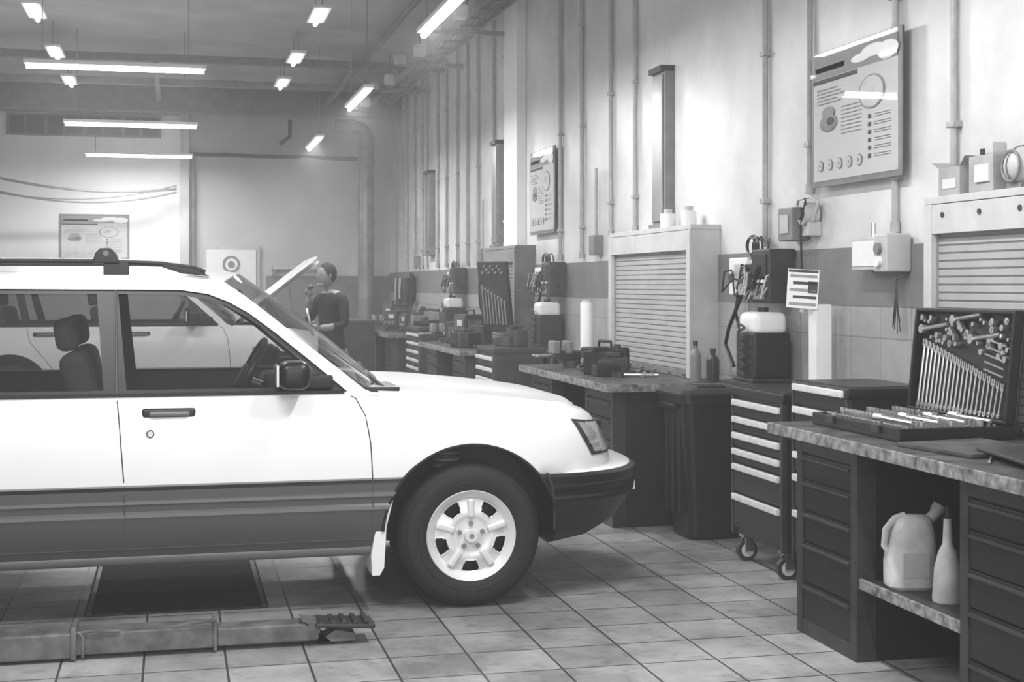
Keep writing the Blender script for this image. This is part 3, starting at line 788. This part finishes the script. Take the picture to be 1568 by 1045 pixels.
def wall_bits():
    b=B(); x=XW
    b.box((x-.11,7.10,1.70),(x-.001,7.28,1.88),'mgrey',.01); b.box((x-.12,7.14,1.74),(x-.11,7.24,1.84),'lgrey',.004)
    b.cyl((x-.10,7.00,1.84),(x-.02,7.00,1.84),.06,'lgrey',seg=20); b.cyl((x-.12,7.00,1.84),(x-.10,7.00,1.84),.035,'dgrey',seg=16)
    b.box((x-.08,6.96,1.72),(x-.001,7.06,1.80),'lgrey',.01)
    b.tube([(x-.08,7.0,1.92),(x-.1,6.95,1.9),(x-.1,7.0,1.80),(x-.08,7.05,1.72),(x-.05,7.1,1.5)],.006,'dgrey',6)
    b.tube([(x-.03,7.2,1.88),(x-.05,7.15,1.92),(x-.05,7.0,1.93),(x-.04,6.92,1.90),(x-.06,6.95,1.80)],.008,'lgrey',6)
    b.done('socket_box')
    b=B(); x=XW-.015
    b.box((x-.10,6.13,1.53),(x,6.40,1.69),'lgrey',.008); b.box((x-.105,6.15,1.55),(x-.10,6.38,1.67),'white',.004)
    b.box((x-.13,5.99,1.52),(x,6.12,1.70),'lgrey',.012)
    b.cyl((x-.15,6.055,1.63),(x-.13,6.055,1.63),.026,'mgrey'); b.cyl((x-.15,6.055,1.57),(x-.13,6.055,1.57),.026,'white')
    b.cyl((x-.06,6.25,1.69),(x-.06,6.25,1.76),.012,'steel',seg=8)
    b.done('junction_box')
    b=B()
    for k in range(9):
        yy=6.03+random.uniform(-.05,.05)
        b.tube([(x-.05,6.04,1.50),(x-.06,6.03+random.uniform(-.02,.02),1.40),(x-.05,yy,1.28+random.uniform(-.05,.04))],.0025,'dgrey',5)
    b.cyl((x-.06,6.04,1.49),(x,6.04,1.515),.006,'steel',seg=6); b.done('hanging_hooks')
    b=B()
    b.box((3.20,6.72,.945),(3.29,6.81,1.36),'white',.008); b.box((3.17,6.69,.93),(3.31,6.84,.95),'lgrey',.003)
    b.done('white_post')
    b=B(); b.M=Matrix.Translation((3.15,6.77,1.44))@Matrix.Rotation(.75,4,'Z')@Matrix.Rotation(.06,4,'X')
    b.box((0,-.085,-.10),(.005,.085,.10),'white')
    for i in range(5): b.box((-.002,-.075,-.085+i*.036),(0.001,.07-.02*(i%2),-.072+i*.036),'ink' if i%2 else 'inkg')
    b.box((-.002,-.08,.085),(.001,.08,.097),'ink'); b.box((-.002,-.08,-.02),(.001,-.03,.04),'ink')
    b.box((.005,-.01,-.12),(.03,.01,.08),'lgrey')
    b.done('paper_notice')
    for y in (10.9,15.2,19.5):
        b=B(); b.box((XW-.08,y,1.70),(XW-.001,y+.15,1.86),'mgrey',.008); b.cyl((XW-.04,y+.07,1.86),(XW-.04,y+.07,2.4),.012,'pipe',seg=8)
        b.done('switch_box')
    for y in (15.05,19.75):
        b=B()
        for k in range(5):
            r=.13+.012*k; b.tube([(XW-.05-.012*k,y+r*math.cos(a)*.8,1.40+r*1.3*math.sin(a)) for a in [2*math.pi*i/28 for i in range(28)]],.010,'black',6,closed=True)
        b.cyl((XW-.13,y,1.57),(XW-.015,y,1.57),.015,'steel'); b.done('coiled_air_hose')
    b=B()
    b.box((XW-.04,20.0,1.55),(XW-.015,21.2,1.60),'mgrey')
    rr=random.Random(4)
    for k in range(6):
        y=20.1+k*.2; h=rr.uniform(.3,.6); b.prism([(y-.05,1.56),(y+.05,1.56),(y+.10,1.56-h*.5),(y+.08,1.56-h),(y-.08,1.56-h),(y-.10,1.56-h*.5)],'x',XW-.12,XW-.045,rr.choice(['dark','mgrey','lgrey','dgrey']),.01)
    b.done('hanging_work_jackets')
wall_bits(); TONE=0

def bottle(x,y,z,r,h,m,capm='dgrey'):
    b=B(); b.lathe((x,y,z),'z',[(0,0),(r,0),(r,h*.62),(r*.9,h*.70),(r*.4,h*.80),(r*.4,h*.9),(0,h*.9)],m,20)
    b.cyl((x,y,z+h*.88),(x,y,z+h),r*.45,capm,seg=12); b.done('spray_bottle')
bottle(3.08,8.13,.871,.035,.25,'mgrey'); bottle(3.22,8.2,.871,.04,.20,'dgrey')
def vise(x,y,z=.871):
    b=B(); b.cyl((x,y,z),(x,y,z+.05),.07,'dgrey'); b.box((x-.12,y-.05,z+.05),(x+.08,y+.05,z+.12),'dgrey',.015)
    b.box((x-.06,y-.08,z+.10),(x-.02,y+.08,z+.19),'mgrey',.01); b.box((x-.16,y-.08,z+.10),(x-.11,y+.08,z+.19),'mgrey',.01)
    b.cyl((x-.28,y,z+.085),(x-.1,y,z+.085),.014,'steel'); b.cyl((x-.27,y-.09,z+.085),(x-.27,y+.09,z+.085),.008,'steel'); b.done('bench_vise')
vise(2.78,9.8); tone(14); vise(2.75,14.5); tone(18); vise(2.75,18.9); TONE=0
def charger(x,y,w=.16,h=.26,z=.871,rot=.3):
    b=B(); b.M=Matrix.Translation((x,y,z))@Matrix.Rotation(rot,4,'Z')
    b.box((-.12,-w,.015),(.12,w,h),'dark',.015)
    b.box((-.128,-w+.02,.06),(-.12,w-.02,h-.03),'dgrey',.004)
    for k in range(3): b.cyl((-.128,-w*.55+k*w*.55,h*.42),(-.145,-w*.55+k*w*.55,h*.42),.018,'mgrey',seg=12)
    b.box((-.132,-w*.6,h*.62),(-.126,w*.2,h*.82),'lgrey',.003)
    for k in range(6): b.box((-.09+k*.03,-w-.003,.06),(-.078+k*.03,-w+.002,h-.05),'mgrey')
    b.tube([(0,-w*.6,h-.005),(0,-w*.55,h+.04),(0,w*.55,h+.04),(0,w*.6,h-.005)],.010,'black',8)
    for c_ in ((-.09,-w+.03),(-.09,w-.03),(.09,-w+.03),(.09,w-.03)): b.cyl((c_[0],c_[1],0),(c_[0],c_[1],.016),.014,'black',seg=10)
    b.tube([(-.13,w*.3,.05),(-.19,w*.5,.02),(-.2,-w*.2,.012),(-.16,-w*1.1,.012)],.008,'black',6)
    b.done('battery_charger')
charger(2.90,9.40,.13,.16); tone(13); charger(2.85,13.72,.15,.30,rot=.2); charger(2.8,14.12,.11,.22,rot=-.2); tone(17); charger(2.85,18.55,.15,.34); charger(2.8,18.05,.14,.26,rot=.5); charger(2.85,17.2,.14,.24,rot=.1); TONE=0
def compressor(x,y):
    b=B()
    b.cyl((x,y-.28,.32),(x,y+.28,.32),.17,'dark',seg=28); b.sphere((x,y-.28,.32),.17,'dark',(1,.35,1),20); b.sphere((x,y+.28,.32),.17,'dark',(1,.35,1),20)
    b.box((x-.10,y-.2,.48),(x+.10,y+.02,.72),'dgrey',.02); b.cyl((x,y+.01,.58),(x,y+.26,.58),.09,'mgrey',seg=20)
    for k in range(6): b.box((x-.12,y-.19,.53+k*.03),(x+.12,y+.0,.537+k*.03),'mgrey')
    for sy in (-.2,.2):
        b.box((x-.15,y+sy-.02,.0),(x-.11,y+sy+.02,.25),'dgrey',.004); b.box((x+.11,y+sy-.02,.0),(x+.15,y+sy+.02,.25),'dgrey',.004)
    b.tube([(x-.12,y-.30,.42),(x-.12,y-.38,.85),(x+.12,y-.38,.85),(x+.12,y-.30,.42)],.014,'steel',8)
    b.cyl((x-.17,y+.1,.5),(x-.19,y+.1,.5),.04,'white',seg=16); b.done('air_compressor')
tone(12); compressor(2.85,12.08); TONE=0
def clutter(y0,y1,n,xr=(2.65,2.95),seed=1,z=.871,hk=1.0):
    rnd=random.Random(seed); b=B()
    for _ in range(n):
        x=rnd.uniform(*xr); y=rnd.uniform(y0,y1); k=rnd.random(); m=rnd.choice(['dgrey','mgrey','black','steel','dark','black','dgrey'])
        if k<.5: 
            w,d,h=rnd.uniform(.04,.12),rnd.uniform(.04,.12),rnd.uniform(.03,.18)*hk; b.box((x-w,y-d,z),(x+w,y+d,z+h),m,.01,R=RZ(rnd.uniform(0,3)))
            b.box((x-w*.6,y-d*.6,z+h),(x+w*.4,y+d*.5,z+h+.03),'dgrey',.006,R=RZ(rnd.uniform(0,3)))
        elif k<.6: 
            h=rnd.uniform(.08,.26)*hk; r=rnd.uniform(.025,.05); b.cyl((x,y,z),(x,y,z+h*.8),r,m,seg=14); b.cyl((x,y,z+h*.8),(x,y,z+h),r*.5,'dgrey',seg=10)
        elif k<.82:
            a=rnd.uniform(0,3); L=rnd.uniform(.1,.16); b.cyl((x-L*math.cos(a),y-L*math.sin(a),z+.015),(x+L*math.cos(a),y+L*math.sin(a),z+.015),.012,'steel',seg=8); b.cyl((x+L*math.cos(a),y+L*math.sin(a),z),(x+L*math.cos(a),y+L*math.sin(a),z+.03),.03,'dgrey',seg=10)
        else:
            b.tube([(x+.1*math.cos(t)*(1+.1*t/6),y+.1*math.sin(t),z+.01+.012*t/3) for t in [i*.5 for i in range(26)]],.01,'black',6)
    b.done('workshop_tools')
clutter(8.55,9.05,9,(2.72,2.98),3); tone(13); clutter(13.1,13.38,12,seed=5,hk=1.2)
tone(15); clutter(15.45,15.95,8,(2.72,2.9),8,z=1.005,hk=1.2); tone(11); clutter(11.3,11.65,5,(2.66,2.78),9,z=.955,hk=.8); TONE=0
def tool_board(x,y,ang,z=1.27):
    b=B(); b.M=Matrix.Translation((x,y,z))@Matrix.Rotation(ang,4,'Z')@Matrix.Rotation(-.12,4,'Y')
    b.box((-.02,-.20,-.25),(.02,.20,.40),'dark',.01)
    for i in range(8):
        b.box((-.035,-.16+i*.042,-.18),(-.02,-.145+i*.042,.02+.02*i),'steel',.003); b.cyl((-.035,-.152+i*.042,.03+.02*i),(-.02,-.152+i*.042,.03+.02*i),.014,'steel',seg=8)
    for i in range(10): b.cyl((-.035,-.15+.03*i,.30+.03*(i%3)),(-.02,-.15+.03*i,.30+.03*(i%3)),.012,'steel',seg=8)
    b.box((-.05,-.2,-.40),(.05,-.16,-.2),'dgrey'); b.box((-.05,.16,-.40),(.05,.2,-.2),'dgrey')
    b.done('tool_board')
tone(12.6); tool_board(2.9,12.8,.5,1.277); TONE=0
b=B(); b.cyl((3.0,10.18,.871),(3.0,10.18,1.33),.05,'white',seg=20); b.cyl((3.0,10.18,1.33),(3.0,10.18,1.35),.04,'lgrey',seg=20); b.cyl((3.0,10.18,.871),(3.0,10.18,.89),.06,'lgrey',seg=20); b.done('white_canister')

def tool_case():
    b=B(); z=.871; x0,x1,y0,y1=2.64,3.12,4.83,5.58; W=y1-y0
    b.box((x0,y0,z),(x1,y1,z+.02),'black',.006)
    for a,c in (((x0,y0),(x0+.015,y1)),((x1-.015,y0),(x1,y1)),((x0,y0),(x1,y0+.015)),((x0,y1-.015),(x1,y1))): b.box((a[0],a[1],z),(c[0],c[1],z+.05),'black',.005)
    b.box((x0+.01,y0+.01,z+.02),(x1-.01,y1-.01,z+.035),'dark')
    for i in range(7):
        for j in range(19):
            if (i*17+j)%11==5: continue
            r=.007+.0018*((j+i)%6)+.003*(i==0); xx=x0+.05+i*.062; yy=y0+.045+j*.036; h=.056+.016*(i%2)
            b.cyl((xx,yy,z+.035),(xx,yy,z+h),r,'chrome',seg=10); b.cyl((xx,yy,z+h),(xx,yy,z+h+.0008),r*.6,'black',seg=6)
    for i in range(4):
        b.cyl((x0+.08+i*.11,y0+.05,z+.066),(x0+.08+i*.11,y0+.30,z+.066),.007,'chrome',seg=8); b.cyl((x0+.08+i*.11,y0+.28,z+.066),(x0+.08+i*.11,y0+.34,z+.066),.015,'chrome',seg=10)
    b.box((x0-.012,y0+.15,z+.02),(x0,y0+.21,z+.05),'dgrey',.003); b.box((x0-.012,y1-.21,z+.02),(x0,y1-.15,z+.05),'dgrey',.003)
    b.M=Matrix.Translation((x1,0,z+.05))@Matrix.Rotation(.10,4,'Y')
    h=.44
    b.box((-.0,y0,0),(.015,y1,h),'black',.008)
    for a,c in (((0,y0,0),(-.04,y0+.015,h)),((0,y1-.015,0),(-.04,y1,h)),((0,y0,h-.015),(-.04,y1,h)),((0,y0,0),(-.04,y1,.015))): b.box(a,c,'black',.004)
    for i in range(20):
        ya=y1-.055-i*.032; L=.26-.008*i; z0_=.028; k=1-.018*i
        p0=Vector((-.018,ya,z0_)); p1=Vector((-.018,ya-.014,z0_+L)); r=.0055*k
        b.cyl(p0,p1,r,'chrome',seg=6)
        b.lathe(p0,'x',[(.006*k,-.004),(.0145*k,-.004),(.0145*k,.004),(.006*k,.004)],'chrome',12)
        b.box(p1+Vector((-.004,-.015*k,-.004)),p1+Vector((.004,-.006*k,.020)),'chrome',.001); b.box(p1+Vector((-.004,.006*k,-.004)),p1+Vector((.004,.015*k,.020)),'chrome',.001); b.box(p1+Vector((-.004,-.015*k,-.010)),p1+Vector((.004,.015*k,.0)),'chrome',.001)
    rr=random.Random(11)
    for i in range(56):
        yy=y0+.04+rr.random()*(W-.08); f=(y1-yy)/W; zz=.31-.07*f+rr.random()*(.09+.07*f)
        b.cyl((-.03,yy,zz),(-.01,yy,zz),.007+.008*rr.random(),'chrome',seg=12)
    for i in range(5):
        b.cyl((-.026,y0+.06,.18+i*.03),(-.026,y0+.20,.205+i*.03),.005,'chrome',seg=6)
    for yy,zz in ((y1-.06,.35),(y1-.3,.395),(y0+.3,.32)):
        b.cyl((-.030,yy-.20,zz+.025),(-.030,yy,zz),.009,'chrome',seg=10); b.cyl((-.04,yy,zz),(-.015,yy,zz),.020,'chrome',seg=14)
    b.box((0.0,y1,.18),(.03,y1+.03,.30),'black',.008)
    b.M=Matrix()
    b.done('tool_case')
    b=B()
    b.box((2.60,4.35,.871),(2.98,4.76,.885),'table',.003,R=RZ(.15)); b.box((2.66,3.95,.887),(3.0,4.4,.90),'dgrey',.004,R=RZ(-.2)); b.box((2.9,4.15,.902),(3.03,4.23,.95),'black',.02,seg=3)
    b.cyl((2.62,4.2,.876),(2.72,4.34,.876),.005,'steel'); b.done('bench_clutter')
tool_case()

def jug(x,y,rot):
    b=B(); b.M=Matrix.Translation((x,y,.316))@Matrix.Rotation(rot,4,'Z')
    def ring(cx,wx,wy,z,n=24):
        out=[]
        for k in range(n+1):
            a=2*math.pi*k/n; c,s_=math.cos(a),math.sin(a)
            out.append((cx+wx*math.copysign(abs(c)**.6,c),wy*math.copysign(abs(s_)**.6,s_),z))
        return out
    b.grid([ring(0,.01,.01,0),ring(0,.085,.06,0),ring(0,.095,.07,.012),ring(0,.096,.07,.10),ring(.002,.090,.066,.16),ring(.006,.080,.060,.22),ring(.010,.068,.05,.255),ring(.016,.05,.035,.272),ring(.02,.02,.015,.278)],'can')
    b.tube([(.05,0,.24),(.085,0,.268),(.105,0,.295)],.021,'can',14); b.cyl((.100,0,.288),(.115,0,.31),.026,'can',seg=16)
    b.tube([(-.070,0,.12),(-.100,0,.16),(-.095,0,.22),(-.06,0,.262),(-.02,0,.275)],.013,'can',10)
    b.box((-.05,-.072,.05),(.05,-.068,.14),'lgrey',.002)
    b.done('plastic_jug')
jug(2.71,4.88,math.radians(-10))
b=B(); b.lathe((2.72,4.63,.316),'z',[(0,0),(.052,0),(.055,.01),(.047,.12),(.033,.18),(.018,.21),(.014,.30),(.0,.30)],'can',24); b.cyl((2.72,4.63,.61),(2.72,4.63,.66),.009,'dgrey',seg=10); b.done('solvent_bottle')

def on_cabinet():
    z=1.841
    b=B(); b.box((3.21,5.37,z),(3.31,5.54,z+.12),'card',.004); b.quad([(3.21,5.54,z+.12),(3.31,5.54,z+.12),(3.31,5.60,z+.15),(3.21,5.60,z+.15)],'card'); b.quad([(3.21,5.37,z+.12),(3.31,5.37,z+.12),(3.31,5.33,z+.16),(3.21,5.33,z+.16)],'card'); b.box((3.207,5.40,z+.03),(3.212,5.50,z+.07),'paper'); b.done('cardboard_box')
    b=B(); b.box((3.21,5.12,z),(3.30,5.30,z+.15),'card',.006); b.box((3.20,5.14,z+.04),(3.211,5.24,z+.11),'white'); b.box((3.22,5.14,z+.15),(3.29,5.20,z+.20),'lgrey',.01); b.cyl((3.26,5.25,z+.15),(3.26,5.25,z+.18),.025,'dgrey'); b.done('parts_box')
    b=B(); b.sphere((3.26,4.98,z+.087),.080,'lgrey'); b.box((3.215,4.93,z+.002),(3.305,5.03,z+.02),'mgrey'); b.tube([(3.20,4.98+.06*math.cos(a),z+.087+.06*math.sin(a)) for a in [2*math.pi*i/20 for i in range(20)]],.006,'mgrey',6,closed=True); b.tube([(3.26+.081*math.cos(a),4.98,z+.087+.081*math.sin(a)) for a in [2*math.pi*i/20 for i in range(20)]],.004,'mgrey',6,closed=True); b.done('round_lamp')
    b=B(); b.box((3.22,4.6,z),(3.33,4.82,z+.12),'card',.005); b.box((3.23,4.62,z+.12),(3.32,4.8,z+.125),'white'); b.done('cardboard_box')
    b=B()
    for y in (8.7,9.1): b.cyl((3.25,y,z),(3.25,y,z+.10),.05,'white',seg=16); b.cyl((3.25,y,z+.1),(3.25,y,z+.13),.03,'lgrey',seg=12)
    b.done('paint_can')
on_cabinet()

# ------------------------------------------------------------------ mechanic
def mechanic(px,py,face,scale=.94):
    def skin(name_pts,edges,levels=2):
        me=bpy.data.meshes.new('p'); me.from_pydata([p[0] for p in name_pts],edges,[])
        o=bpy.data.objects.new('p',me); COL.objects.link(o)
        mo=o.modifiers.new('s','SKIN'); mo.use_smooth_shade=True
        for i,p in enumerate(name_pts):
            r=p[1]; r=(r,r) if not isinstance(r,tuple) else r
            me.skin_vertices[0].data[i].radius=r
        me.skin_vertices[0].data[0].use_root=True
        ss=o.modifiers.new('ss','SUBSURF'); ss.levels=levels; ss.render_levels=levels
        dg=bpy.context.evaluated_depsgraph_get(); nm=bpy.data.meshes.new_from_object(o.evaluated_get(dg))
        bpy.data.objects.remove(o); return nm
    P=[((0,0,.95),(.15,.12)),((0,0,1.12),(.14,.11)),((.01,0,1.30),(.16,.12)),((.02,0,1.42),(.12,.10)),((.03,0,1.50),.055),((.05,0,1.56),.05),
       ((.0,.19,1.41),.065),((.03,.26,1.15),.048),((.24,.20,1.12),.038),((.30,.18,1.13),.03),
       ((.0,-.19,1.41),.065),((.10,-.25,1.18),.048),((.22,-.10,1.38),.038),((.235,-.07,1.43),.028),
       ((0,.10,.90),.095),((.03,.11,.50),.065),((.0,.12,.10),.045),((.14,.13,.04),.04),
       ((0,-.10,.90),.095),((-.02,-.11,.50),.065),((-.06,-.12,.10),.045),((.08,-.13,.04),.04)]
    Ed=[(0,1),(1,2),(2,3),(3,4),(4,5),(3,6),(6,7),(7,8),(8,9),(3,10),(10,11),(11,12),(12,13),(0,14),(14,15),(15,16),(16,17),(0,18),(18,19),(19,20),(20,21)]
    nm=skin(P,Ed)
    b=B(); b.mi('cloth'); b.mi('skin'); b.mi('hair')
    b.bm.from_mesh(nm)
    for f in b.bm.faces:
        c=f.calc_center_median()
        f.material_index=0
        if c.z>1.475 or (c.x>.17 and c.z>1.0): f.material_index=1
        if c.z<.09: f.material_index=2
    hc=Vector((.075,0,1.645))
    b.sphere(hc,.10,'skin',(1.0,.80,1.18),20); b.sphere(hc+Vector((-.022,0,.025)),.104,'hair',(1.0,.86,1.10),20)
    b.sphere(hc+Vector((.10,0,-.01)),.016,'skin',(1,.8,1.5)); b.sphere(hc+Vector((.085,0,-.055)),.018,'skin',(.7,1.4,.5)); b.sphere(hc+Vector((.055,0,-.09)),.04,'skin',(1,1,.7))
    for sy in (-1,1):
        b.sphere(hc+Vector((0,sy*.082,0)),.022,'skin',(.7,.35,1.2)); b.sphere(hc+Vector((.086,sy*.032,.012)),.010,'hair',(.6,1,.8))
    for base,dirv,side in ((Vector((.30,.18,1.13)),Vector((1,-.1,.0)),Vector((0,0,1))),(Vector((.235,-.07,1.43)),Vector((.1,.3,1)),Vector((1,0,0)))):
        dirv.normalize(); side.normalize(); nrm=dirv.cross(side)
        b.sphere(base+dirv*.045,.04,'skin',(1,.8,1))
        for k in range(4):
            o=base+dirv*.075+side*(.024-.016*k); L=(.07,.078,.073,.058)[k]
            b.tube([o,o+dirv*L*.5+nrm*.006,o+dirv*L*.8+nrm*.03,o+dirv*L*.8+nrm*.05],.0085,'skin',8)
        o=base+dirv*.03+side*.035; b.tube([o,o+side*.02+dirv*.025,o+side*.015+dirv*.055+nrm*.02],.010,'skin',8)
    b.cyl((.36,.16,1.05),(.42,.14,1.32),.012,'steel')
    o=b.done('mechanic',recalc=False,ang=1.2,wn=False); o.location=(px,py,0); o.rotation_euler=(0,0,face); o.scale=(scale,)*3
mechanic(1.48,13.7,math.radians(212))

b=B(); b.box((1.5,YF-.16,1.70),(2.4,YF-.014,1.76),'lgrey',.01); b.box((1.5,YF-.1,1.60),(1.56,YF-.014,1.76),'mgrey'); b.box((2.34,YF-.1,1.60),(2.4,YF-.014,1.76),'mgrey'); b.done('coat_rail')
# ------------------------------------------------------------------ added fill light behind the camera, world, camera
l=bpy.data.lights.new('rear_fill_light','AREA'); l.shape='RECTANGLE'; l.size=5.6; l.size_y=2.2; l.energy=200
o=bpy.data.objects.new('rear_fill_light',l); COL.objects.link(o); o.location=(-1.2,YB+.15,2.3); o.rotation_euler=(math.radians(90),0,0)
w=bpy.data.worlds.new('world'); sc.world=w; w.use_nodes=True; w.node_tree.nodes['Background'].inputs[0].default_value=(.8,.8,.8,1); w.node_tree.nodes['Background'].inputs[1].default_value=.3
v=w.node_tree.nodes.new('ShaderNodeVolumeScatter'); v.inputs['Density'].default_value=.0135; v.inputs['Anisotropy'].default_value=.1
w.node_tree.links.new(v.outputs[0],w.node_tree.nodes['World Output'].inputs['Volume'])
cam=bpy.data.cameras.new('camera'); co=bpy.data.objects.new('camera',cam); COL.objects.link(co)
co.location=(0,0,1.46); co.rotation_euler=(math.radians(90),0,-math.atan(519/2178)); cam.lens=50; cam.sensor_width=36; cam.shift_y=-.0548; cam.clip_end=100
sc.camera=co
sc.view_settings.view_transform='Standard'; sc.view_settings.exposure=0.12; sc.view_settings.gamma=.90
